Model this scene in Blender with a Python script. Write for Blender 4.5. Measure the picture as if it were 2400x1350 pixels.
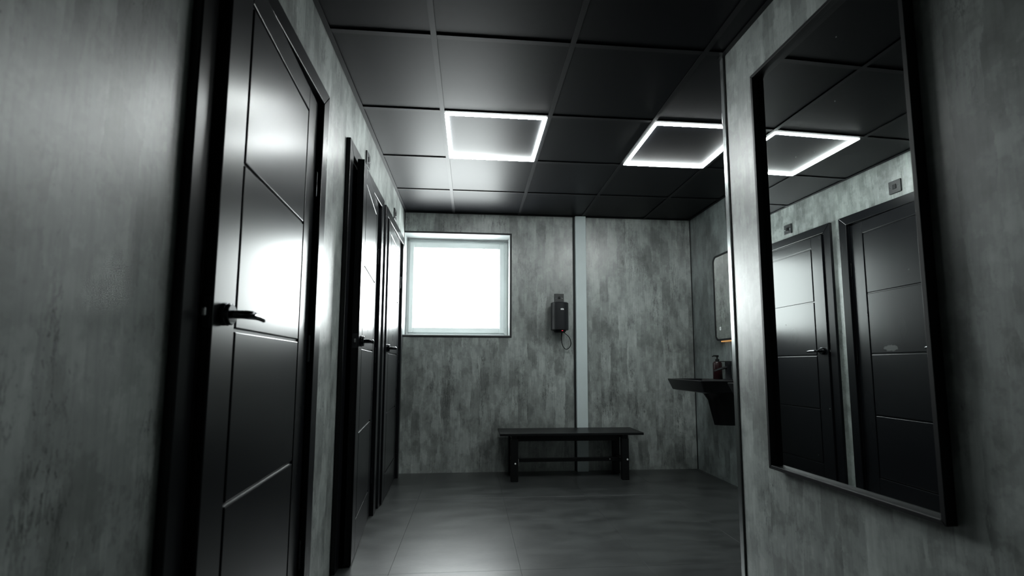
import bpy, bmesh, math, random
from mathutils import Vector, Matrix

random.seed(7)
for o in list(bpy.data.objects):
    bpy.data.objects.remove(o, do_unlink=True)
scene = bpy.context.scene
COL = scene.collection

# ------------------------------------------------------------------ camera
F_PX, YAW, PITCH, ROLL = 1109.606, 0.0850, 0.0989, 0.0030
CAM = Vector((0.6221, 0.0, 0.9393))
PPY = 745.69
fw = Vector((math.sin(YAW)*math.cos(PITCH), math.cos(YAW)*math.cos(PITCH), math.sin(PITCH)))
r0 = Vector((math.cos(YAW), -math.sin(YAW), 0)); u0 = r0.cross(fw)
rt = r0*math.cos(ROLL) + u0*math.sin(ROLL); up = -r0*math.sin(ROLL) + u0*math.cos(ROLL)
cd = bpy.data.cameras.new('camera'); cam = bpy.data.objects.new('camera', cd); COL.objects.link(cam)
M = Matrix((( rt.x, up.x, -fw.x, CAM.x), (rt.y, up.y, -fw.y, CAM.y), (rt.z, up.z, -fw.z, CAM.z), (0, 0, 0, 1)))
cam.matrix_world = M
cd.sensor_fit = 'HORIZONTAL'; cd.sensor_width = 36.0; cd.lens = F_PX/2400*36.0
cd.shift_y = (PPY-675)/2400
cd.clip_start = 0.02; cd.clip_end = 60
cd.dof.use_dof = True; cd.dof.focus_distance = 3.4; cd.dof.aperture_fstop = 3.2
scene.camera = cam

# ------------------------------------------------------------------ world (overcast daylight outside)
w = bpy.data.worlds.new('overcast_sky'); scene.world = w; w.use_nodes = True
bg = w.node_tree.nodes['Background']; bg.inputs[0].default_value = (0.86, 0.94, 0.96, 1); bg.inputs[1].default_value = 1.0

# ------------------------------------------------------------------ exposure
vs = scene.view_settings
vs.view_transform = 'Standard'; vs.look = 'None'; vs.gamma = 1.0; vs.use_curve_mapping = False
vs.exposure = -0.15
WINDOW_L = 30.0
LED_L = 112.0

# ------------------------------------------------------------------ room dimensions
H = 2.3287          # underside of ceiling grid
YB = 4.2883         # back wall
XR = 2.7028         # alcove wall
XP = 1.745          # mirror partition face at its free end
PROT = math.radians(1.6)   # the partition is not quite parallel to the left wall
YP = 1.9497         # partition end
GX, GY = 0.4469, 1.909   # ceiling grid origin
YF = -3.0           # wall behind the camera

# ------------------------------------------------------------------ materials
MATS = {}
def new_mat(name):
    m = bpy.data.materials.new(name); m.use_nodes = True
    MATS[name] = m
    nt = m.node_tree
    return m, nt, nt.nodes['Principled BSDF']
def plain(name, col, rough=0.5, metal=0.0, spec=0.5, var=0.0, vscale=8.0, bump=0.0, coat=0.0):
    m, nt, b = new_mat(name)
    b.inputs['Roughness'].default_value = rough; b.inputs['Metallic'].default_value = metal
    b.inputs['Specular IOR Level'].default_value = spec; b.inputs['Coat Weight'].default_value = coat
    b.inputs['Coat Roughness'].default_value = 0.1
    tc = nt.nodes.new('ShaderNodeTexCoord'); nz = nt.nodes.new('ShaderNodeTexNoise')
    nz.inputs['Scale'].default_value = vscale; nz.inputs['Detail'].default_value = 5
    nt.links.new(tc.outputs['Object'], nz.inputs['Vector'])
    rp = nt.nodes.new('ShaderNodeValToRGB')
    rp.color_ramp.elements[0].position = 0.3; rp.color_ramp.elements[1].position = 0.7
    k0, k1 = 1-var, 1+var
    rp.color_ramp.elements[0].color = (col[0]*k0, col[1]*k0, col[2]*k0, 1)
    rp.color_ramp.elements[1].color = (col[0]*k1, col[1]*k1, col[2]*k1, 1)
    nt.links.new(nz.outputs['Fac'], rp.inputs['Fac']); nt.links.new(rp.outputs['Color'], b.inputs['Base Color'])
    if bump:
        bp = nt.nodes.new('ShaderNodeBump'); bp.inputs['Strength'].default_value = bump; bp.inputs['Distance'].default_value = 0.002
        nt.links.new(nz.outputs['Fac'], bp.inputs['Height']); nt.links.new(bp.outputs['Normal'], b.inputs['Normal'])
    return m
def emit(name, col, strength):
    m = bpy.data.materials.new(name); m.use_nodes = True; nt = m.node_tree; nt.nodes.clear()
    e = nt.nodes.new('ShaderNodeEmission'); e.inputs[0].default_value = (*col, 1); e.inputs[1].default_value = strength
    o = nt.nodes.new('ShaderNodeOutputMaterial'); nt.links.new(e.outputs[0], o.inputs[0]); MATS[name] = m
    return m

def concrete_panel(name, tint=(1.02, 1.02, 1.02)):
    """weathered-concrete print on wall panels: vertical ragged patches, streaks, dark pitting"""
    m, nt, b = new_mat(name); L = nt.links.new
    tc = nt.nodes.new('ShaderNodeTexCoord')
    def noise(sc, detail, rough, dist, off=0.0):
        mp = nt.nodes.new('ShaderNodeMapping'); mp.inputs['Scale'].default_value = sc; mp.inputs['Location'].default_value = (off, off*1.7, off*0.6)
        L(tc.outputs['Object'], mp.inputs['Vector'])
        n = nt.nodes.new('ShaderNodeTexNoise'); n.inputs['Scale'].default_value = 1; n.inputs['Detail'].default_value = detail
        n.inputs['Roughness'].default_value = rough; n.inputs['Distortion'].default_value = dist
        L(mp.outputs[0], n.inputs['Vector']); return n.outputs['Fac']
    def ramp(fac, stops, interp='LINEAR'):
        r = nt.nodes.new('ShaderNodeValToRGB'); cr = r.color_ramp; cr.interpolation = interp
        while len(cr.elements) < len(stops): cr.elements.new(0.5)
        for e, (p, c) in zip(cr.elements, stops): e.position = p; e.color = (c, c, c, 1)
        L(fac, r.inputs['Fac']); return r.outputs['Color']
    def mul(a, c, f=1.0):
        x = nt.nodes.new('ShaderNodeMix'); x.data_type = 'RGBA'; x.blend_type = 'MULTIPLY'; x.inputs[0].default_value = f
        L(a, x.inputs[6]); L(c, x.inputs[7]); return x.outputs[2]
    def math_(op, a, b_=None, c_=None):
        n = nt.nodes.new('ShaderNodeMath'); n.operation = op
        for k, v in enumerate((a, b_, c_)):
            if v is None: continue
            if isinstance(v, (int, float)): n.inputs[k].default_value = v
            else: L(v, n.inputs[k])
        return n.outputs[0]
    sx = nt.nodes.new('ShaderNodeSeparateXYZ'); L(tc.outputs['Object'], sx.inputs[0])
    u = math_('ADD', sx.outputs[0], sx.outputs[1]); zc = sx.outputs[2]
    wob = math_('MULTIPLY_ADD', noise((9, 9, 2.0), 9, 0.70, 0.0, 2.2), 0.11, u)
    def columns(width, zfreq, seed):
        col = math_('FLOOR', math_('DIVIDE', math_('ADD', wob, seed), width))
        wn = nt.nodes.new('ShaderNodeTexWhiteNoise'); wn.noise_dimensions = '1D'; L(math_('ADD', col, seed*7), wn.inputs['W'])
        cv = nt.nodes.new('ShaderNodeCombineXYZ'); L(math_('MULTIPLY', wn.outputs['Value'], 60.0), cv.inputs[0]); L(math_('MULTIPLY', zc, zfreq), cv.inputs[1])
        L(math_('MULTIPLY', u, 4.0), cv.inputs[2])
        n = nt.nodes.new('ShaderNodeTexNoise'); n.inputs['Scale'].default_value = 1; n.inputs['Detail'].default_value = 6; n.inputs['Roughness'].default_value = 0.66
        L(cv.outputs[0], n.inputs['Vector']); return n.outputs['Fac']
    patches = ramp(columns(0.085, 2.9, 0.31), [(0.32, 0.50), (0.43, 0.66), (0.455, 0.86), (0.52, 0.95), (0.545, 1.14), (0.62, 1.26), (0.70, 1.45)])
    blocks = ramp(columns(0.034, 5.0, 1.77), [(0.34, 0.70), (0.46, 0.90), (0.48, 1.0), (0.58, 1.05), (0.62, 1.16)])
    streak = ramp(noise((95, 95, 6), 5, 0.6, 0.0, 3.1), [(0.3, 0.84), (0.5, 1.0), (0.7, 1.10)])
    cloud = ramp(noise((2.6, 2.6, 1.6), 4, 0.5, 0.2, 7.7), [(0.3, 0.80), (0.7, 1.15)])
    zone = ramp(noise((7, 7, 2.2), 5, 0.65, 0.2, 5.5), [(0.52, 0.0), (0.62, 1.0)])
    pit1 = ramp(noise((150, 150, 70), 3, 0.6, 0.1, 1.3), [(0.34, 0.30), (0.39, 1.0)])
    crk = math_('ABSOLUTE', math_('SUBTRACT', noise((22, 22, 3.4), 9, 0.7, 0.1, 11.3), 0.5))
    pit = mul(pit1, ramp(crk, [(0.004, 0.35), (0.022, 1.0)]))
    base = nt.nodes.new('ShaderNodeRGB'); base.outputs[0].default_value = (0.275*tint[0], 0.30*tint[1], 0.288*tint[2], 1)
    c = mul(mul(mul(mul(base.outputs[0], patches), blocks), streak), cloud)
    x = nt.nodes.new('ShaderNodeMix'); x.data_type = 'RGBA'; x.blend_type = 'MULTIPLY'
    L(zone, x.inputs[0]); L(c, x.inputs[6]); L(pit, x.inputs[7])
    L(x.outputs[2], b.inputs['Base Color'])
    b.inputs['Roughness'].default_value = 0.37; b.inputs['Specular IOR Level'].default_value = 0.9; b.inputs['IOR'].default_value = 1.62
    bp = nt.nodes.new('ShaderNodeBump'); bp.inputs['Strength'].default_value = 0.08; bp.inputs['Distance'].default_value = 0.001
    L(x.outputs[2], bp.inputs['Height']); L(bp.outputs['Normal'], b.inputs['Normal'])
    return m

def door_paint(name):
    m, nt, b = new_mat(name); L = nt.links.new
    b.inputs['Base Color'].default_value = (0.006, 0.0065, 0.008, 1); b.inputs['Specular IOR Level'].default_value = 0.30
    tc = nt.nodes.new('ShaderNodeTexCoord'); mp = nt.nodes.new('ShaderNodeMapping'); mp.inputs['Scale'].default_value = (5, 5, 2)
    L(tc.outputs['Object'], mp.inputs['Vector'])
    n = nt.nodes.new('ShaderNodeTexNoise'); n.inputs['Scale'].default_value = 1; n.inputs['Detail'].default_value = 2
    L(mp.outputs[0], n.inputs['Vector'])
    mr = nt.nodes.new('ShaderNodeMapRange'); mr.inputs['To Min'].default_value = 0.26; mr.inputs['To Max'].default_value = 0.30
    L(n.outputs['Fac'], mr.inputs['Value']); L(mr.outputs[0], b.inputs['Roughness'])
    return m

def vinyl(name):
    m, nt, b = new_mat(name); L = nt.links.new
    tc = nt.nodes.new('ShaderNodeTexCoord')
    def noise(sc, d, off):
        mp = nt.nodes.new('ShaderNodeMapping'); mp.inputs['Scale'].default_value = sc; mp.inputs['Location'].default_value = (off, off, 0)
        L(tc.outputs['Object'], mp.inputs['Vector'])
        n = nt.nodes.new('ShaderNodeTexNoise'); n.inputs['Scale'].default_value = 1; n.inputs['Detail'].default_value = d; n.inputs['Roughness'].default_value = 0.6
        L(mp.outputs[0], n.inputs['Vector']); return n.outputs['Fac']
    a = noise((4, 9, 4), 6, 0); c = noise((30, 70, 30), 4, 3)
    mx = nt.nodes.new('ShaderNodeMath'); mx.operation = 'MULTIPLY_ADD'; mx.inputs[1].default_value = 0.4
    L(c, mx.inputs[0]); L(a, mx.inputs[2])
    r = nt.nodes.new('ShaderNodeValToRGB'); r.color_ramp.elements[0].position = 0.45; r.color_ramp.elements[1].position = 0.95
    r.color_ramp.elements[0].color = (0.012, 0.013, 0.0135, 1); r.color_ramp.elements[1].color = (0.052, 0.056, 0.056, 1)
    L(mx.outputs[0], r.inputs['Fac']); L(r.outputs['Color'], b.inputs['Base Color'])
    mr = nt.nodes.new('ShaderNodeMapRange'); mr.inputs['To Min'].default_value = 0.27; mr.inputs['To Max'].default_value = 0.36
    L(a, mr.inputs['Value']); L(mr.outputs[0], b.inputs['Roughness'])
    b.inputs['Specular IOR Level'].default_value = 0.8
    bp = nt.nodes.new('ShaderNodeBump'); bp.inputs['Strength'].default_value = 0.06; bp.inputs['Distance'].default_value = 0.001
    L(c, bp.inputs['Height']); L(bp.outputs['Normal'], b.inputs['Normal'])
    return m

def mirror_glass(name, smudge=None):
    m, nt, b = new_mat(name); L = nt.links.new
    b.inputs['Metallic'].default_value = 1.0; b.inputs['Base Color'].default_value = (0.64, 0.67, 0.66, 1); b.inputs['Roughness'].default_value = 0.005
    if smudge:
        tc = nt.nodes.new('ShaderNodeTexCoord')
        v = nt.nodes.new('ShaderNodeTexVoronoi'); v.inputs['Scale'].default_value = 17; v.inputs['Randomness'].default_value = 1
        L(tc.outputs['Object'], v.inputs['Vector'])
        lt = nt.nodes.new('ShaderNodeMath'); lt.operation = 'LESS_THAN'; lt.inputs[1].default_value = 0.035
        L(v.outputs['Distance'], lt.inputs[0])
        mp = nt.nodes.new('ShaderNodeMapping'); mp.vector_type = 'POINT'
        mp.inputs['Location'].default_value = (-smudge[0]*1, -smudge[1]/0.021, -smudge[2]/0.0085)
        mp.inputs['Scale'].default_value = (0.0, 1/0.021, 1/0.0085); mp.inputs['Location'].default_value[0] = 0
        L(tc.outputs['Object'], mp.inputs['Vector'])
        ln = nt.nodes.new('ShaderNodeVectorMath'); ln.operation = 'LENGTH'; L(mp.outputs[0], ln.inputs[0])
        nz = nt.nodes.new('ShaderNodeTexNoise'); nz.inputs['Scale'].default_value = 130; nz.inputs['Detail'].default_value = 4; L(tc.outputs['Object'], nz.inputs['Vector'])
        ad = nt.nodes.new('ShaderNodeMath'); ad.operation = 'ADD'; L(ln.outputs['Value'], ad.inputs[0]); L(nz.outputs['Fac'], ad.inputs[1])
        sm = nt.nodes.new('ShaderNodeMath'); sm.operation = 'LESS_THAN'; sm.inputs[1].default_value = 1.45; L(ad.outputs[0], sm.inputs[0])
        mxx = nt.nodes.new('ShaderNodeMath'); mxx.operation = 'MAXIMUM'; L(lt.outputs[0], mxx.inputs[0]); L(sm.outputs[0], mxx.inputs[1])
        d = nt.nodes.new('ShaderNodeBsdfDiffuse'); d.inputs[0].default_value = (0.45, 0.48, 0.47, 1)
        ms = nt.nodes.new('ShaderNodeMixShader'); k = nt.nodes.new('ShaderNodeMath'); k.operation = 'MULTIPLY'; k.inputs[1].default_value = 0.55
        L(mxx.outputs[0], k.inputs[0]); L(k.outputs[0], ms.inputs[0]); L(b.outputs[0], ms.inputs[1]); L(d.outputs[0], ms.inputs[2])
        L(ms.outputs[0], nt.nodes['Material Output'].inputs['Surface'])
    return m

CONC = concrete_panel('concrete_panel')
CONC2 = concrete_panel('darker_concrete_panel', (0.66, 0.70, 0.72))  # same panel print in a darker, slightly bluer tint
DOOR = door_paint('black_door_paint')
VINYL = vinyl('grey_vinyl')
TILE = plain('black_ceiling_tile', (0.005, 0.0055, 0.007), 0.42, var=0.1, vscale=30, spec=0.10)
TBAR = plain('grid_black', (0.009, 0.0095, 0.011), 0.46, spec=0.14)
BLACK = plain('black_satin', (0.005, 0.0055, 0.006), 0.40, var=0.1, spec=0.25)
MATTE = plain('black_matte', (0.011, 0.012, 0.014), 0.45, var=0.1, spec=0.3)
FRAMEBLK = plain('mirror_frame_black', (0.010, 0.0105, 0.012), 0.42, var=0.05, spec=0.3)
GAP = plain('black_sealant', (0.005, 0.005, 0.006), 0.6)
UPVC = plain('white_upvc', (0.86, 0.91, 0.91), 0.4, var=0.03, spec=0.3)
LINING = plain('pale_reveal_lining', (0.19, 0.205, 0.205), 0.45, var=0.05, spec=0.3)
COLUMN = plain('pale_grey_post', (0.60, 0.68, 0.685), 0.5, var=0.03)
DARKMETAL = plain('black_chrome', (0.06, 0.062, 0.066), 0.18, metal=1.0)
CHROME = plain('polished_metal', (0.62, 0.64, 0.64), 0.10, metal=1.0)
TRIMMET = plain('anodised_trim', (0.34, 0.36, 0.36), 0.22, metal=1.0)
STEEL = plain('steel', (0.5, 0.5, 0.5), 0.3, metal=1.0)
PLATE = plain('switch_plate_black', (0.030, 0.032, 0.033), 0.42, var=0.08)
CERAMIC = plain('black_basin', (0.004, 0.004, 0.005), 0.28, spec=0.22)
SOAP = plain('dark_red_bottle', (0.014, 0.003, 0.004), 0.3, spec=0.3)
WHITE = plain('white_print', (0.8, 0.82, 0.82), 0.5)
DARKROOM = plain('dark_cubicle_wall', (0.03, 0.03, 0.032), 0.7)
PANE = emit('daylit_obscure_glass', (0.93, 1.0, 0.995), WINDOW_L)
LED = emit('led_white', (0.94, 1.0, 0.99), LED_L)
WARM = emit('warm_backlight', (0.62, 0.33, 0.12), 1.0)
REDLED = emit('red_indicator', (1.0, 0.08, 0.12), 1.2)
ICON = emit('touch_icon', (0.9, 1, 1), 0.9)

# ------------------------------------------------------------------ mesh helpers
def box(bm, x0, x1, y0, y1, z0, z1, bev=0.0, seg=1):
    r = bmesh.ops.create_cube(bm, size=1.0)
    vs_ = r['verts']
    for v in vs_:
        v.co = Vector((x0 if v.co.x < 0 else x1, y0 if v.co.y < 0 else y1, z0 if v.co.z < 0 else z1))
    if bev:
        es = list({e for v in vs_ for e in v.link_edges})
        bmesh.ops.bevel(bm, geom=es, offset=bev, segments=seg, affect='EDGES', profile=0.5, clamp_overlap=True)
def prism(bm, pts, axis, a0, a1, bev=0.0, seg=1):
    """extrude polygon pts (2-D in the two other axes) along axis from a0 to a1"""
    def mk(p, a):
        if axis == 0: return (a, p[0], p[1])
        if axis == 1: return (p[0], a, p[1])
        return (p[0], p[1], a)
    v0 = [bm.verts.new(mk(p, a0)) for p in pts]; v1 = [bm.verts.new(mk(p, a1)) for p in pts]
    n = len(pts); fs = [bm.faces.new(v0), bm.faces.new(v1[::-1])]
    for i in range(n): fs.append(bm.faces.new((v0[i], v1[i], v1[(i+1) % n], v0[(i+1) % n])))
    bmesh.ops.recalc_face_normals(bm, faces=fs)
    if bev:
        es = list({e for f in fs for e in f.edges})
        bmesh.ops.bevel(bm, geom=es, offset=bev, segments=seg, affect='EDGES', profile=0.5, clamp_overlap=True)
def lathe(bm, prof, origin, axis=2, n=32):
    """prof: list of (radius, height); revolve around axis through origin"""
    rings = []
    for r, h in prof:
        ring = []
        for i in range(n):
            a = 2*math.pi*i/n; c, s = r*math.cos(a), r*math.sin(a)
            co = (h, c, s) if axis == 0 else ((c, h, s) if axis == 1 else (c, s, h))
            ring.append(bm.verts.new(Vector(co)+Vector(origin)))
        rings.append(ring)
    fs = []
    for a, b_ in zip(rings, rings[1:]):
        for i in range(n): fs.append(bm.faces.new((a[i], a[(i+1) % n], b_[(i+1) % n], b_[i])))
    fs.append(bm.faces.new(rings[0])); fs.append(bm.faces.new(rings[-1]))
    bmesh.ops.recalc_face_normals(bm, faces=fs)
def tube(bm, pts, rad, n=12, cap=True):
    """swept tube; rad is float, list of floats, or list of (a,b) ellipse radii (a horizontal, b vertical)"""
    P = [Vector(p) for p in pts]; rings = []
    for i, p in enumerate(P):
        t = (P[min(i+1, len(P)-1)] - P[max(i-1, 0)]).normalized()
        ref = Vector((0, 0, 1)) if abs(t.z) < 0.9 else Vector((1, 0, 0))
        s = t.cross(ref).normalized(); q = s.cross(t).normalized()
        r = rad[i] if isinstance(rad, (list, tuple)) else rad
        ra, rb = r if isinstance(r, tuple) else (r, r)
        rings.append([bm.verts.new(p + s*ra*math.cos(2*math.pi*k/n) + q*rb*math.sin(2*math.pi*k/n)) for k in range(n)])
    fs = []
    for a, b_ in zip(rings, rings[1:]):
        for i in range(n): fs.append(bm.faces.new((a[i], a[(i+1) % n], b_[(i+1) % n], b_[i])))
    if cap: fs.append(bm.faces.new(rings[0])); fs.append(bm.faces.new(rings[-1]))
    bmesh.ops.recalc_face_normals(bm, faces=fs)
def finish(name, bm, mat, parent=None, smooth=False, loc=None, rot=None):
    me = bpy.data.meshes.new(name); bm.to_mesh(me); bm.free()
    me.materials.append(mat)
    if smooth:
        for p in me.polygons: p.use_smooth = True
        me.set_sharp_from_angle(angle=math.radians(35))
    o = bpy.data.objects.new(name, me); COL.objects.link(o)
    if loc is not None: o.location = loc
    if rot is not None: o.rotation_euler = rot
    if parent is not None: o.parent = parent
    return o
def mbox(name, b, mat, parent=None, bev=0.0, seg=1):
    bm = bmesh.new(); box(bm, *b, bev=bev, seg=seg); return finish(name, bm, mat, parent)
def local(root, b):
    """world box -> box local to the root's location"""
    x, y, z = root.location
    return (b[0]-x, b[1]-x, b[2]-y, b[3]-y, b[4]-z, b[5]-z)
def lbox(name, b, mat, root, bev=0.0, seg=1):
    return mbox(name, local(root, b), mat, root, bev, seg)
def tag(o, label, cat, group=None, kind=None):
    o['label'] = label; o['category'] = cat
    if group: o['group'] = group
    if kind: o['kind'] = kind
    return o
def empty(name, loc):
    o = bpy.data.objects.new(name, None); COL.objects.link(o); o.location = loc; o.empty_display_size = 0.1
    return o

# ------------------------------------------------------------------ doors data (outer edges of the architraves along the left wall)
ARW, ART = 0.065, 0.022
DOOR_W = 0.905
DOORS = [(1.030, 3.4), (2.283, 5.6), (3.272, 2.4), (-0.295, 0.0)]
ZA = 2.050           # top of architrave
# ------------------------------------------------------------------ structure: floor
floor = mbox('floor', (-1.2, XR+0.1, YF-0.1, YB+0.1, -0.06, -0.004), plain('floor_bed', (0.02, 0.02, 0.02), 0.7))
tag(floor, 'grey concrete-look vinyl tile floor with faint straight seams', 'floor', kind='structure')
gap = 0.0008
xs = [0.26-0.6*3, 0.26-0.6*2, 0.26-0.6, 0.26, 0.86, 1.46, 2.06, 2.66, 3.26]
ys = [3.475+1.2, 3.475, 2.275, 1.075, -0.125, -1.325, -2.525, -3.725]
for i in range(len(xs)-1):
    for j in range(len(ys)-1):
        x0, x1 = max(xs[i], -1.2), min(xs[i+1], XR); y0, y1 = max(ys[j+1], YF), min(ys[j], YB)
        if x1-x0 < 0.01 or y1-y0 < 0.01: continue
        mbox('floor_tile', (x0+gap/2, x1-gap/2, y0+gap/2, y1-gap/2, -0.004, 0.0), VINYL, floor, bev=0.0003)

# ------------------------------------------------------------------ structure: walls
def wall_prism_boxes(name, boxes, mat, label, cat='wall'):
    bm = bmesh.new()
    for b in boxes: box(bm, *b)
    o = finish(name, bm, mat); tag(o, label, cat, kind='structure'); return o
HT = 2.42
bl = []; ycur = YF
for y0, _ in sorted(DOORS):
    oy0, oy1 = y0+0.041, y0+DOOR_W-0.041
    bl.append((-0.1, 0, ycur, oy0, 0, HT)); bl.append((-0.1, 0, oy0, oy1, 2.012, HT)); ycur = oy1
bl.append((-0.1, 0, ycur, YB, 0, HT))
wall_left = wall_prism_boxes('wall_left', bl, CONC, 'long concrete-look wall on the left holding the black doors')
WX0, WX1, WZ0, WZ1 = 0.0, 0.973, 1.197, 2.147
wall_back = wall_prism_boxes('wall_back', [(WX1, XR+0.1, YB, YB+0.24, 0, HT), (-0.1, WX1, YB, YB+0.24, 0, WZ0), (-0.1, WX1, YB, YB+0.24, WZ1, HT), (-0.1, WX0, YB, YB+0.24, WZ0, WZ1)],
                             CONC, 'concrete-look end wall behind the bench and window')
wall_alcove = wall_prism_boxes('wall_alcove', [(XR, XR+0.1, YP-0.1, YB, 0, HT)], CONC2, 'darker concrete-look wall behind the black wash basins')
wall_right = wall_prism_boxes('wall_right', [(0, 0.1, YF-YP-0.1, 0, 0, HT)], CONC, 'concrete-look partition wall carrying the tall black framed mirror')
wall_right.location = (XP, YP, 0); wall_right.rotation_euler = (0, 0, PROT)
wall_return = wall_prism_boxes('wall_return', [(XP+0.09, XR+0.1, YP-0.1, YP, 0, HT)], CONC, 'concrete-look return wall behind the partition end')
wall_front = wall_prism_boxes('wall_front', [(-0.1, XP+0.3, YF-0.1, YF, 0, HT)], CONC, 'concrete-look wall at the near end of the corridor')
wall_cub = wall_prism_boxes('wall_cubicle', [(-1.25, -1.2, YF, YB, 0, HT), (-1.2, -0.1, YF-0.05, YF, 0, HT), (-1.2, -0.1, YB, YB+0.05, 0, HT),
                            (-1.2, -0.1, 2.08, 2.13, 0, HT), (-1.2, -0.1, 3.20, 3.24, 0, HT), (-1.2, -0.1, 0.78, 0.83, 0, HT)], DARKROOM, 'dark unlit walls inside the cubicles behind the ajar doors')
# corner beads
trim1 = mbox('trim_1', (-0.006, 0.02, -0.022, 0.004, 0, H), TRIMMET, bev=0.0015, seg=2)
trim1.location = (XP, YP, 0); trim1.rotation_euler = (0, 0, PROT)
tag(trim1, 'shiny metal corner bead on the free end of the mirror partition', 'trim', kind='structure')
mbox('shadow_line', (-0.004, 0, -0.026, -0.022, 0, H), GAP, trim1)
trim2 = mbox('trim_2', (XR-0.006, XR, YB-0.006, YB, 0, H), GAP)
tag(trim2, 'thin black bead in the back corner beside the basins', 'trim', kind='structure')
trim3 = mbox('trim_3', (0, 0.006, YB-0.006, YB, WZ1, H), GAP)
tag(trim3, 'thin black bead in the corner above the window', 'trim', kind='structure')
# pale steel post against the back wall
post = empty('trim_4', (1.617, YB, 0))
tag(post, 'pale grey vertical post cover on the back wall right of the hand dryer', 'post', kind='structure')
lbox('post_cover', (1.573, 1.673, YB-0.045, YB, 0, H), COLUMN, post, bev=0.003)
lbox('black_trim_strip', (1.557, 1.573, YB-0.012, YB, 0, H), GAP, post)  # black trim strip on the wall left of the post

# ------------------------------------------------------------------ ceiling
ceiling = mbox('ceiling', (-1.2, XR+0.1, YF-0.1, YB+0.1, H+0.05, H+0.12), plain('ceiling_void', (0.01, 0.01, 0.01), 0.8))
tag(ceiling, 'black suspended tile ceiling on a dark metal grid', 'ceiling', kind='structure')
gx = [0.0, GX, GX+0.6, GX+1.2, GX+1.8, XR]
gy = [YF] + [GY+0.6*k for k in range(-8, 4)] + [YB]
led_cells = []
for i in range(len(gx)-1):
    for j in range(len(gy)-1):
        x0, x1, y0, y1 = gx[i], gx[i+1], gy[j], gy[j+1]
        if y1-y0 < 0.01: continue
        if x0 > XP+0.1 and y1 < YP-0.05: continue
        is_led = abs(y0-(GY+0.6)) < 0.01 and i in (1, 3)
        if is_led: led_cells.append((x0, x1, y0, y1))
        mbox('ceiling_tile', (x0+0.003, x1-0.003, y0+0.003, y1-0.003, H+0.006, H+0.020), TILE, ceiling, bev=0.001)
for x in gx[1:-1]:
    mbox('main_runner', (x-0.012, x+0.012, YF, YB, H, H+0.003), TBAR, ceiling)
    mbox('main_runner', (x-0.001, x+0.001, YF, YB, H+0.003, H+0.04), TBAR, ceiling)
for j, y in enumerate(gy[1:-1]):
    for i in range(len(gx)-1):
        x0 = gx[i]+(0.0125 if i else 0.02); x1 = gx[i+1]-(0.0125 if i < len(gx)-2 else 0.02)
        mbox('cross_tee', (x0, x1, y-0.012, y+0.012, H+0.0005, H+0.003), TBAR, ceiling)
        mbox('cross_tee', (x0, x1, y-0.001, y+0.001, H+0.003, H+0.04), TBAR, ceiling)
mbox('wall_angle', (0, 0.022, YF, YB, H, H+0.0025), TBAR, ceiling)
mbox('wall_angle', (0.022, XR, YB-0.022, YB, H, H+0.0025), TBAR, ceiling)
mbox('wall_angle', (XR-0.022, XR, YP, YB-0.022, H, H+0.0025), TBAR, ceiling)
wa = mbox('wall_angle', (-0.022, 0, YF-YP, 0, H, H+0.0025), TBAR, ceiling); wa.location = (XP, YP, 0); wa.rotation_euler = (0, 0, PROT)

# LED frame lights set into the grid
LEDLAB = ['square white LED frame light in the ceiling nearest the window', 'square white LED frame light in the ceiling above the basin side']
for (x0, x1, y0, y1), lab in zip(led_cells, LEDLAB):
    t = empty('led_frame_light', ((x0+x1)/2, (y0+y1)/2, H)); tag(t, lab, 'ceiling light', 'LED frame lights in the ceiling')
    a, wd, zb, zt = 0.0135, 0.019, H-0.004, H+0.0055
    bars = [(x0+a, x1-a, y0+a, y0+a+wd), (x0+a, x1-a, y1-a-wd, y1-a), (x0+a, x0+a+wd, y0+a+wd, y1-a-wd), (x1-a-wd, x1-a, y0+a+wd, y1-a-wd)]
    for b in bars: lbox('light_bar', (*b, zb, zt), LED, t, bev=0.003, seg=2)

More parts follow.
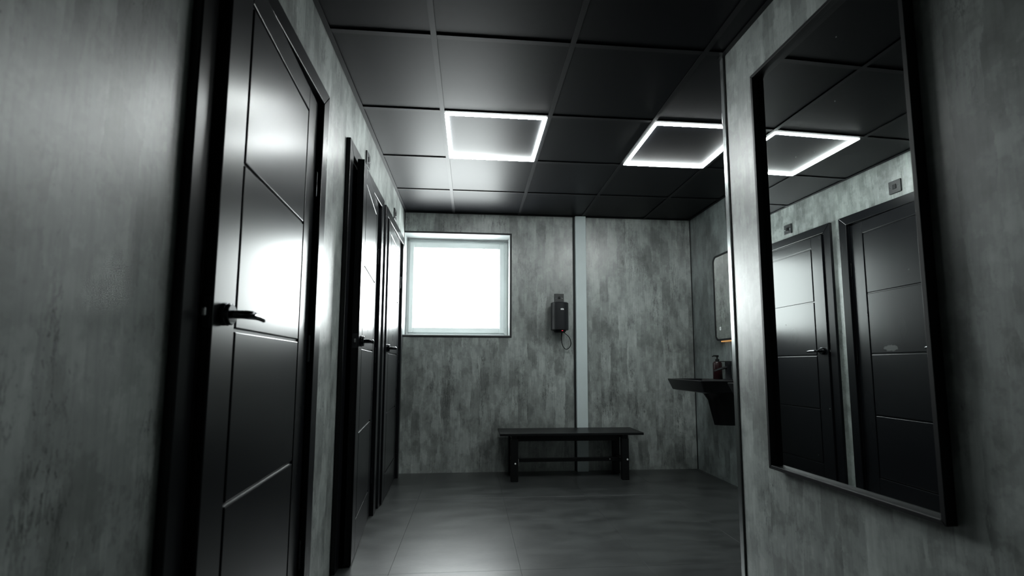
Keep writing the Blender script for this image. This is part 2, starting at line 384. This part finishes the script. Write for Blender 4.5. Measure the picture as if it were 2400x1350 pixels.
# ------------------------------------------------------------------ doors
def build_door(n, y0, ang, label):
    y1 = y0+DOOR_W
    root = empty('door_%d' % n, (0, (y0+y1)/2, 0)); tag(root, label, 'door', kind='structure')
    oy = root.location.y
    a0, a1 = y0-oy, y1-oy; zi = ZA-ARW
    for pts in ([(a0, 0), (a0+ARW, 0), (a0+ARW, zi), (a0, ZA)], [(a1-ARW, 0), (a1, 0), (a1, ZA), (a1-ARW, zi)], [(a0, ZA), (a0+ARW, zi), (a1-ARW, zi), (a1, ZA)]):
        bm = bmesh.new(); prism(bm, pts, 0, 0.0, ART, bev=0.003, seg=2); finish('architrave', bm, DOOR, root)
    j0, j1 = a0+0.071, a1-0.071; zl = zi-0.006
    for b in [(-0.1, 0, j0-0.030, j0, 0, zl+0.03), (-0.1, 0, j1, j1+0.030, 0, zl+0.03), (-0.1, 0, j0, j1, zl, zl+0.03)]:
        mbox('lining', b, DOOR, root)
    mbox('door_stop', (-0.055, -0.037, j0, j0+0.012, 0, zl), DOOR, root); mbox('door_stop', (-0.055, -0.037, j1-0.012, j1, 0, zl), DOOR, root)
    # leaf, hinged on the far side; local origin on the hinge line, leaf runs along -y, face at x=0
    hy = j1-0.003; wl = (j1-j0)-0.006; th = 0.035; zb, zt = 0.008, zl-0.004
    loc = (0, hy, 0); rot = (0, 0, math.radians(ang))
    g = 0.0045   # groove half width
    st = 0.118
    gz = [0.185, 0.603, 1.024, 1.452, 1.885]
    bm = bmesh.new()
    d = 0.006
    box(bm, -th+d, -d, -wl+0.001, -0.001, zb+0.001, zt-0.001)
    leaf = finish('leaf', bm, DOOR, root, loc=loc, rot=rot)
    def piece(name, pa, pb, za, zc, side):
        bm = bmesh.new()
        if side > 0: box(bm, -d-0.004, 0, pa, pb, za, zc, bev=0.0028, seg=2)
        else: box(bm, -th, -th+d+0.004, pa, pb, za, zc, bev=0.0028, seg=2)
        finish(name, bm, DOOR, leaf)
    for side in (1, -1):
        piece('stile', -wl, -wl+st-g, zb, zt, side); piece('stile', -st+g, 0, zb, zt, side)
        piece('rail', -wl+st-g, -st+g, zb, gz[0]-g, side); piece('rail', -wl+st-g, -st+g, gz[-1]+g, zt, side)
        for za, zc in zip(gz, gz[1:]): piece('panel', -wl+st+g, -st-g, za+g, zc-g, side)
    # handle
    zc = 1.056; yc = -wl+0.052
    bm = bmesh.new(); lathe(bm, [(0.027, 0.0), (0.027, 0.010), (0.0255, 0.011), (0.0255, 0.018), (0.023, 0.020)], (0, yc, zc), axis=0, n=40)
    hd = finish('handle', bm, DARKMETAL, root, smooth=True, loc=loc, rot=rot)
    bm = bmesh.new()
    tube(bm, [(0.018, yc, zc), (0.040, yc, zc), (0.050, yc+0.004, zc), (0.056, yc+0.014, zc), (0.057, yc+0.03, zc), (0.0565, yc+0.06, zc), (0.055, yc+0.085, zc-0.001), (0.051, yc+0.108, zc-0.003), (0.048, yc+0.122, zc-0.0045)],
         [0.010, 0.010, 0.0105, 0.0105, (0.0075, 0.0095), (0.0065, 0.009), (0.0055, 0.0085), (0.0045, 0.007), (0.002, 0.0035)], n=16)
    finish('lever', bm, DARKMETAL, hd, smooth=True)
    bm = bmesh.new(); box(bm, -0.030, -0.005, -wl-0.0012, -wl+0.001, zc-0.036, zc+0.036, bev=0.0008)
    lp = finish('latch_plate', bm, DARKMETAL, root, loc=loc, rot=rot)
    bm = bmesh.new(); box(bm, -0.022, -0.012, -wl-0.009, -wl, zc-0.010, zc+0.010, bev=0.003, seg=2)
    finish('latch_bolt', bm, STEEL, lp)
    for hz in (1.645, 1.0, 0.25):
        bm = bmesh.new(); lathe(bm, [(0.0055, hz-0.05), (0.0055, hz-0.017), (0.0046, hz-0.0165), (0.0055, hz-0.016), (0.0055, hz+0.016), (0.0046, hz+0.0165), (0.0055, hz+0.017), (0.0055, hz+0.05)], (0.004, hy+0.0015, 0), n=14)
        finish('hinge', bm, DARKMETAL, root, smooth=True)
    return root
DLAB = ['nearest black four-panel door, slightly ajar, filling the left foreground', 'middle black four-panel door, open the widest, between the other two',
        'farthest black four-panel door, next to the bright window', 'black door whose frame edge just enters the top left corner']
for n, ((y0, ang), lab) in enumerate(zip(DOORS, DLAB), 1): build_door(n, y0, ang, lab)

# ------------------------------------------------------------------ window
win = empty('window_1', ((WX0+WX1)/2, YB, WZ0)); tag(win, 'small white framed window glowing with daylight at the corridor end', 'window', kind='structure')
YW = 4.50
lbox('reveal_head', (WX0, WX1, YB, YW, WZ1-0.008, WZ1), LINING, win)
lbox('reveal_side', (WX1-0.008, WX1, YB, YW, WZ0+0.012, WZ1-0.008), LINING, win)
lbox('reveal_side', (WX0, WX0+0.004, YB, YW, WZ0+0.012, WZ1-0.008), LINING, win)
lbox('sill', (WX0, WX1, YB, YW, WZ0, WZ0+0.012), LINING, win, bev=0.002)
for b in [(WX0, WX1+0.010, YB-0.006, YB+0.001, WZ1-0.005, WZ1+0.008), (WX1-0.004, WX1+0.010, YB-0.006, YB+0.001, WZ0-0.008, WZ1-0.005), (WX0, WX1-0.004, YB-0.006, YB+0.001, WZ0-0.008, WZ0+0.004)]:
    lbox('edge_trim', b, GAP, win)
fx0, fx1, fz0, fz1 = WX0+0.004, WX1-0.008, WZ0+0.012, WZ1-0.008
def ring(name, x0, x1, z0, z1, wl_, wr, wb, wt, ya, yb_, mat, parent, bev):
    for b in [(x0, x0+wl_, ya, yb_, z0, z1), (x1-wr, x1, ya, yb_, z0, z1), (x0+wl_, x1-wr, ya, yb_, z0, z0+wb), (x0+wl_, x1-wr, ya, yb_, z1-wt, z1)]:
        lbox(name, b, mat, parent, bev=bev)
ring('outer_frame', fx0, fx1, fz0, fz1, 0.022, 0.036, 0.030, 0.034, YW, YW+0.06, UPVC, win, 0.003)
sx0, sx1, sz0, sz1 = fx0+0.022, fx1-0.036, fz0+0.030, fz1-0.034
ring('sash', sx0, sx1, sz0, sz1, 0.044, 0.048, 0.052, 0.055, YW-0.016, YW+0.05, UPVC, win, 0.005)
px0, px1, pz0, pz1 = sx0+0.044, sx1-0.048, sz0+0.052, sz1-0.055
ring('glazing_bead', px0, px1, pz0, pz1, 0.008, 0.008, 0.008, 0.008, YW+0.002, YW+0.022, UPVC, win, 0.003)
lbox('pane', (px0, px1, YW+0.022, YW+0.030, pz0, pz1), PANE, win)
for hz in (sz1-0.06, sz0+0.02):
    lbox('hinge', (sx1-0.002, sx1+0.010, YW-0.014, YW, hz-0.03, hz+0.03), UPVC, win, bev=0.002)

# ------------------------------------------------------------------ isolator switches above doors
def build_switch(yc, zc, label):
    t = empty('isolator_switch', (0, yc, zc-0.043)); tag(t, label, 'switch', 'isolator switches above the doors')
    bm = bmesh.new(); box(bm, 0, 0.009, -0.043, 0.043, 0, 0.086, bev=0.003, seg=2); finish('plate', bm, PLATE, t)
    bm = bmesh.new(); box(bm, 0.008, 0.013, -0.013, 0.013, 0.027, 0.059, bev=0.002, seg=2); finish('rocker', bm, BLACK, t)
    for s in (-1, 1):
        bm = bmesh.new(); lathe(bm, [(0.0035, 0.0085), (0.0035, 0.0096), (0.002, 0.0102)], (0, s*0.0302, 0.043), axis=0, n=12); finish('screw', bm, CHROME, t)
build_switch(2.735, 2.133, 'black square wall switch above the middle door')
build_switch(3.735, 2.128, 'black square wall switch above the farthest door by the window')

# ------------------------------------------------------------------ hand dryer and its fused spur
t = empty('fused_spur', (1.423, YB, 1.511)); tag(t, 'small black square fused outlet on the wall above the hand dryer', 'outlet')
bm = bmesh.new(); box(bm, -0.044, 0.044, -0.010, 0, 0, 0.086, bev=0.003, seg=2); finish('plate', bm, PLATE, t)
bm = bmesh.new(); box(bm, -0.011, 0.011, -0.014, -0.009, 0.036, 0.058, bev=0.002); finish('fuse_carrier', bm, BLACK, t)
for s in (-1, 1):
    bm = bmesh.new(); lathe(bm, [(0.002, -0.0115), (0.004, -0.0108), (0.004, -0.009)], (s*0.030, 0, 0.043), axis=1, n=12); finish('screw', bm, CHROME, t)
dx, dr, dz0, dz1 = 1.4125, 0.079, 1.2535, 1.503
t = empty('hand_dryer', (dx, YB, dz0)); tag(t, 'black cylindrical hand dryer on the back wall between window and pale post', 'hand dryer')
bm = bmesh.new(); cy = -dr-0.004; hh = dz1-dz0
lathe(bm, [(dr-0.004, 0.0), (dr, 0.004), (dr, hh-0.006), (dr-0.006, hh)], (0, cy, 0), axis=2, n=56); finish('body', bm, MATTE, t, smooth=True)
bm = bmesh.new(); box(bm, -0.05, 0.05, -0.030, 0, 0.02, hh-0.02, bev=0.004); finish('back_plate', bm, MATTE, t)
bm = bmesh.new(); lathe(bm, [(0.038, -0.022), (0.050, -0.018), (0.062, 0.0), (0.062, 0.002)], (0, cy, 0), axis=2, n=40); finish('nozzle', bm, BLACK, t, smooth=True)
bm = bmesh.new(); box(bm, 0.006, 0.020, cy-0.060, cy-0.050, -0.010, -0.006, bev=0.001); finish('indicator', bm, REDLED, t)
bm = bmesh.new()
cp = [(0.022, cy-0.02, -0.010), (0.05, cy-0.025, -0.035), (0.080, cy-0.02, -0.062), (0.100, cy+0.0, -0.100), (0.102, cy+0.02, -0.135), (0.085, cy+0.04, -0.163), (0.062, cy+0.05, -0.168), (0.040, cy+0.05, -0.145), (0.026, cy+0.04, -0.105), (0.021, cy+0.03, -0.060), (0.021, cy+0.02, -0.015)]
def catmull(P, n=6):
    P = [Vector(p) for p in P]; out = []
    for i in range(len(P)-1):
        a, b, c, d = P[max(i-1, 0)], P[i], P[i+1], P[min(i+2, len(P)-1)]
        for k in range(n):
            s = k/n; out.append(0.5*((2*b) + (c-a)*s + (2*a-5*b+4*c-d)*s*s + (3*b-a-3*c+d)*s**3))
    out.append(P[-1]); return out
tube(bm, catmull(cp), 0.0036, n=10); finish('cable', bm, BLACK, t, smooth=True)
fc = bpy.data.curves.new('logo', 'FONT'); fc.body = 'ata'; fc.size = 0.024; fc.align_x = 'CENTER'; fc.extrude = 0.0006; fc.offset = 0.0009
tmp = bpy.data.objects.new('logo_tmp', fc); COL.objects.link(tmp)
dg = bpy.context.evaluated_depsgraph_get(); dg.update()
lm = bpy.data.meshes.new_from_object(tmp.evaluated_get(dg)); bpy.data.objects.remove(tmp, do_unlink=True)
lm.transform(Matrix.Rotation(math.radians(90), 4, 'X'))
for v in lm.vertices:       # wrap the print onto the cylinder
    lx = v.co.x+0.010; dep = v.co.y
    a = lx/dr; rr = dr+0.0004-dep*0.5
    v.co = Vector((rr*math.sin(a), cy-rr*math.cos(a), v.co.z+0.178))
lm.materials.clear(); lm.materials.append(WHITE)
lo = bpy.data.objects.new('logo', lm); COL.objects.link(lo); lo.parent = t

# ------------------------------------------------------------------ bench
bx0, bx1, by0, by1, bz = 0.860, 2.055, 3.895, 4.239, 0.386
t = empty('bench', ((bx0+bx1)/2, (by0+by1)/2, 0)); tag(t, 'low black bench with square legs against the back wall', 'bench')
lbox('seat', (bx0, bx1, by0, by1, bz-0.020, bz), BLACK, t, bev=0.003, seg=2)
for lx in (0.950, 1.872):
    for ly in (3.915, 4.165): lbox('leg', (lx, lx+0.060, ly, ly+0.045, 0, bz-0.05), BLACK, t, bev=0.003)
    lbox('cross_rail', (lx+0.006, lx+0.054, by0+0.02, by1-0.02, bz-0.05, bz-0.020), BLACK, t, bev=0.002)
    lbox('side_rail', (lx+0.012, lx+0.048, 3.96, 4.165, 0.135, 0.165), BLACK, t, bev=0.002)
lbox('apron', (1.010, 1.872, 3.98, 4.00, bz-0.075, bz-0.020), BLACK, t, bev=0.002)
lbox('stretcher', (1.010, 1.872, 4.02, 4.05, 0.135, 0.165), BLACK, t, bev=0.003)
for px_, pz_ in ((0.986, 0.144), (1.918, 0.166)):
    bm = bmesh.new(); lathe(bm, [(0.005, -0.004), (0.0075, -0.002), (0.0075, 0.0)], (px_-t.location.x, 3.915-t.location.y, pz_), axis=1, n=16); finish('bolt', bm, WHITE, t)
bm = bmesh.new(); lathe(bm, [(0.004, -0.004), (0.006, -0.002), (0.006, 0.0)], (1.80-t.location.x, 4.02-t.location.y, 0.150), axis=1, n=16); finish('bolt', bm, STEEL, t)
lbox('bracket', (1.010, 1.016, 3.925, 3.955, 0.125, 0.175), STEEL, t)

# ------------------------------------------------------------------ tall mirror on the partition
MY0, MY1, MZ0, MZ1 = 1.064, 1.7070, 0.564, 2.094
_c = (MY0+MY1)/2
t = empty('wall_mirror', (XP+(YP-_c)*math.sin(PROT), YP-(YP-_c)*math.cos(PROT), MZ0)); t.rotation_euler = (0, 0, PROT); tag(t, 'tall black framed mirror on the partition reflecting two doors', 'mirror')
fwid, fdep = 0.013, 0.031
def mitre(y0, y1, z0, z1, w_, xa, xb, mat, name, root):
    ox, oy, oz = 0, _c, MZ0
    A = [(y0, z0), (y1, z0), (y1, z1), (y0, z1)]; B = [(y0+w_, z0+w_), (y1-w_, z0+w_), (y1-w_, z1-w_), (y0+w_, z1-w_)]
    for i in range(4):
        j = (i+1) % 4; pts = [A[i], A[j], B[j], B[i]]
        bm = bmesh.new(); prism(bm, [(a-oy, b-oz) for a, b in pts], 0, xa-ox, xb-ox, bev=0.0012); finish(name, bm, mat, root)
mitre(MY0, MY1, MZ0, MZ1, fwid, -fdep, 0, FRAMEBLK, 'frame_bar', t)
MG = mirror_glass('wall_mirror_glass', smudge=(0.0, -0.188, 0.425))
mbox('glass', (-0.006, -0.001, MY0+fwid-0.002-_c, MY1-fwid+0.002-_c, fwid-0.002, MZ1-MZ0-fwid+0.002), MG, t)

# ------------------------------------------------------------------ vanity mirror with backlight
VY0, VY1, VZ0, VZ1 = 3.32, 3.825, 1.145, 1.862
t = empty('vanity_mirror', (XR, (VY0+VY1)/2, VZ0)); tag(t, 'rounded black framed mirror with warm backlight above the far basin', 'mirror')
def rrect(y0, y1, z0, z1, r, n=8):
    pts = []
    for cy_, cz_, a0 in ((y1-r, z1-r, 0), (y0+r, z1-r, 90), (y0+r, z0+r, 180), (y1-r, z0+r, 270)):
        for k in range(n+1):
            a = math.radians(a0+90*k/n); pts.append((cy_+r*math.cos(a), cz_+r*math.sin(a)))
    return pts
oy, oz = t.location.y, t.location.z
outer = [(a-oy, b-oz) for a, b in rrect(VY0, VY1, VZ0, VZ1, 0.05)]; inner = [(a-oy, b-oz) for a, b in rrect(VY0+0.015, VY1-0.015, VZ0+0.015, VZ1-0.015, 0.038)]
bm = bmesh.new(); n = len(outer); xa, xb = -0.036, -0.014
R4 = [[bm.verts.new((x, p[0], p[1])) for p in ps] for x, ps in ((xa, outer), (xa, inner), (xb, inner), (xb, outer))]
for q in range(4):
    a, b = R4[q], R4[(q+1) % 4]
    for i in range(n): bm.faces.new((a[i], a[(i+1) % n], b[(i+1) % n], b[i]))
bmesh.ops.recalc_face_normals(bm, faces=bm.faces[:]); finish('frame', bm, FRAMEBLK, t)
bm = bmesh.new(); prism(bm, inner, 0, -0.033, -0.028); finish('glass', bm, mirror_glass('vanity_glass'), t)
MATS['vanity_glass'].node_tree.nodes['Principled BSDF'].inputs['Base Color'].default_value = (0.86, 0.88, 0.86, 1)
bm = bmesh.new(); prism(bm, [(a*0.86, (b-0.3585)*0.9+0.3585) for a, b in inner], 0, -0.027, 0); finish('back_box', bm, GAP, t)
for b in [(VY0+0.03, VY1-0.05, VZ0-0.010, VZ0+0.006), (VY0+0.03, VY1-0.05, VZ1-0.022, VZ1-0.012), (VY0+0.012, VY0+0.022, VZ0+0.03, VZ1-0.03)]:
    lbox('backlight', (XR-0.013, XR-0.005, *b), WARM, t)
ic = (3.742, 1.245)
for b in [(ic[0]-0.009, ic[0]+0.009, ic[1]+0.010, ic[1]+0.0125), (ic[0]-0.009, ic[0]+0.009, ic[1]-0.0125, ic[1]-0.010), (ic[0]-0.009, ic[0]-0.0065, ic[1]-0.010, ic[1]+0.010), (ic[0]+0.0065, ic[0]+0.009, ic[1]-0.010, ic[1]+0.010)]:
    lbox('touch_icon', (XR-0.0336, XR-0.033, *b), ICON, t)

# ------------------------------------------------------------------ basins
def build_basin(y0, y1, label):
    t = empty('wash_basin', (XR, (y0+y1)/2, 0.60)); tag(t, label, 'basin', 'black wash basins on the alcove wall')
    xf = 2.27-XR; a0, a1 = y0-t.location.y, y1-t.location.y; zt = 0.832-0.60; zb = 0.742-0.60
    def loop(bm, x0, x1, ya, yb_, z, r=0.03, n=5):
        pts = []
        for cx_, cy_, s in ((x1, yb_, None), (x0+r, yb_-r, 90), (x0+r, ya+r, 180), (x1, ya, None)):
            if s is None: pts.append((cx_, cy_)); continue
            for k in range(n+1):
                a = math.radians(s+90*k/n); pts.append((cx_+r*math.cos(a), cy_+r*math.sin(a)))
        return [bm.verts.new((p[0], p[1], z)) for p in pts]
    def loop4(bm, x0, x1, ya, yb_, z, r=0.03, n=5):
        pts = []
        for cx_, cy_, s in ((x0+r, yb_-r, 90), (x0+r, ya+r, 180), (x1-r, ya+r, 270), (x1-r, yb_-r, 0)):
            for k in range(n+1):
                a = math.radians(s+90*k/n); pts.append((cx_+r*math.cos(a), cy_+r*math.sin(a)))
        return [bm.verts.new((p[0], p[1], z)) for p in pts]
    bm = bmesh.new()
    L0 = loop4(bm, xf+0.06, -0.001, a0+0.05, a1-0.05, zb-0.004, 0.012)
    L1 = loop4(bm, xf+0.032, -0.001, a0+0.022, a1-0.022, zb+0.004, 0.012)
    L2 = loop4(bm, xf, -0.001, a0, a1, zt-0.004, 0.012); L3 = loop4(bm, xf+0.003, -0.001, a0+0.003, a1-0.003, zt, 0.012)
    L4 = loop4(bm, xf+0.022, -0.14, a0+0.025, a1-0.025, zt, 0.02); L5 = loop4(bm, xf+0.03, -0.148, a0+0.033, a1-0.033, zt-0.008, 0.02)
    L6 = loop4(bm, xf+0.07, -0.18, a0+0.08, a1-0.08, zt-0.070, 0.03)
    LS = [L0, L1, L2, L3, L4, L5, L6]
    for a, b in zip(LS, LS[1:]):
        for i in range(len(a)): bm.faces.new((a[i], a[(i+1) % len(a)], b[(i+1) % len(a)], b[i]))
    bm.faces.new(L0); bm.faces.new(L6)
    bmesh.ops.recalc_face_normals(bm, faces=bm.faces[:]); finish('bowl', bm, CERAMIC, t, smooth=True)
    bm = bmesh.new(); secs = []
    for z, hw, x0 in ((zb+0.01, 0.125, -0.30), (zb-0.02, 0.105, -0.27), (zb-0.07, 0.085, -0.235), (zb-0.18, 0.075, -0.21), (zb-0.26, 0.065, -0.19)):
        secs.append([bm.verts.new((x0*math.sin(math.pi*(0.0+k/12)) if 0 < k < 12 else -0.001, -hw*math.cos(math.pi*k/12), z)) for k in range(13)])
    for a, b in zip(secs, secs[1:]):
        for i in range(12): bm.faces.new((a[i], a[i+1], b[i+1], b[i]))
        bm.faces.new((a[12], a[0], b[0], b[12]))
    bm.faces.new(secs[0]); bm.faces.new(secs[-1]); bmesh.ops.recalc_face_normals(bm, faces=bm.faces[:]); finish('semi_pedestal', bm, CERAMIC, t, smooth=True)
    bm = bmesh.new(); lathe(bm, [(0.022, zt-0.071), (0.022, zt-0.067), (0.018, zt-0.065)], (-0.29, 0, 0), n=24); finish('drain', bm, CHROME, t, smooth=True)
    return t
b1 = build_basin(3.30, 3.90, 'black rectangular wash basin below the backlit mirror')
b2 = build_basin(2.36, 2.96, 'black wash basin mostly hidden behind the partition end')
def build_tap(yc, label):
    t = empty('basin_tap', (2.645, yc, 0.832)); tag(t, label, 'tap', 'black basin taps')
    bm = bmesh.new(); lathe(bm, [(0.028, 0), (0.028, 0.004), (0.024, 0.006), (0.024, 0.105), (0.026, 0.108), (0.026, 0.136), (0.024, 0.138)], (0, 0, 0), n=32); finish('body', bm, MATTE, t, smooth=True)
    bm = bmesh.new(); tube(bm, [(-0.015, 0, 0.095), (-0.06, 0, 0.085), (-0.10, 0, 0.072), (-0.118, 0, 0.064)], [(0.016, 0.011), (0.016, 0.009), (0.016, 0.007), (0.015, 0.004)], n=16); finish('spout', bm, MATTE, t, smooth=True)
    bm = bmesh.new(); box(bm, -0.095, 0.024, -0.011, 0.011, 0.138, 0.144, bev=0.002, seg=2); finish('lever', bm, MATTE, t)
build_tap(3.60, 'black lever tap on the basin below the backlit mirror')
t = empty('soap_dispenser', (2.628, 3.735, 0.832)); tag(t, 'dark red soap pump bottle standing beside the tap', 'soap bottle')
bm = bmesh.new(); lathe(bm, [(0.034, 0), (0.036, 0.003), (0.036, 0.128), (0.030, 0.140), (0.016, 0.146)], (0, 0, 0), n=32); finish('bottle', bm, SOAP, t, smooth=True)
bm = bmesh.new(); lathe(bm, [(0.016, 0.145), (0.016, 0.160), (0.008, 0.163), (0.006, 0.178), (0.012, 0.180), (0.012, 0.192)], (0, 0, 0), n=24); finish('pump_collar', bm, BLACK, t, smooth=True)
bm = bmesh.new(); tube(bm, [(0.01, 0, 0.188), (-0.030, 0, 0.188), (-0.042, 0, 0.182)], [0.006, 0.005, 0.0035], n=12); finish('pump_nozzle', bm, BLACK, t, smooth=True)
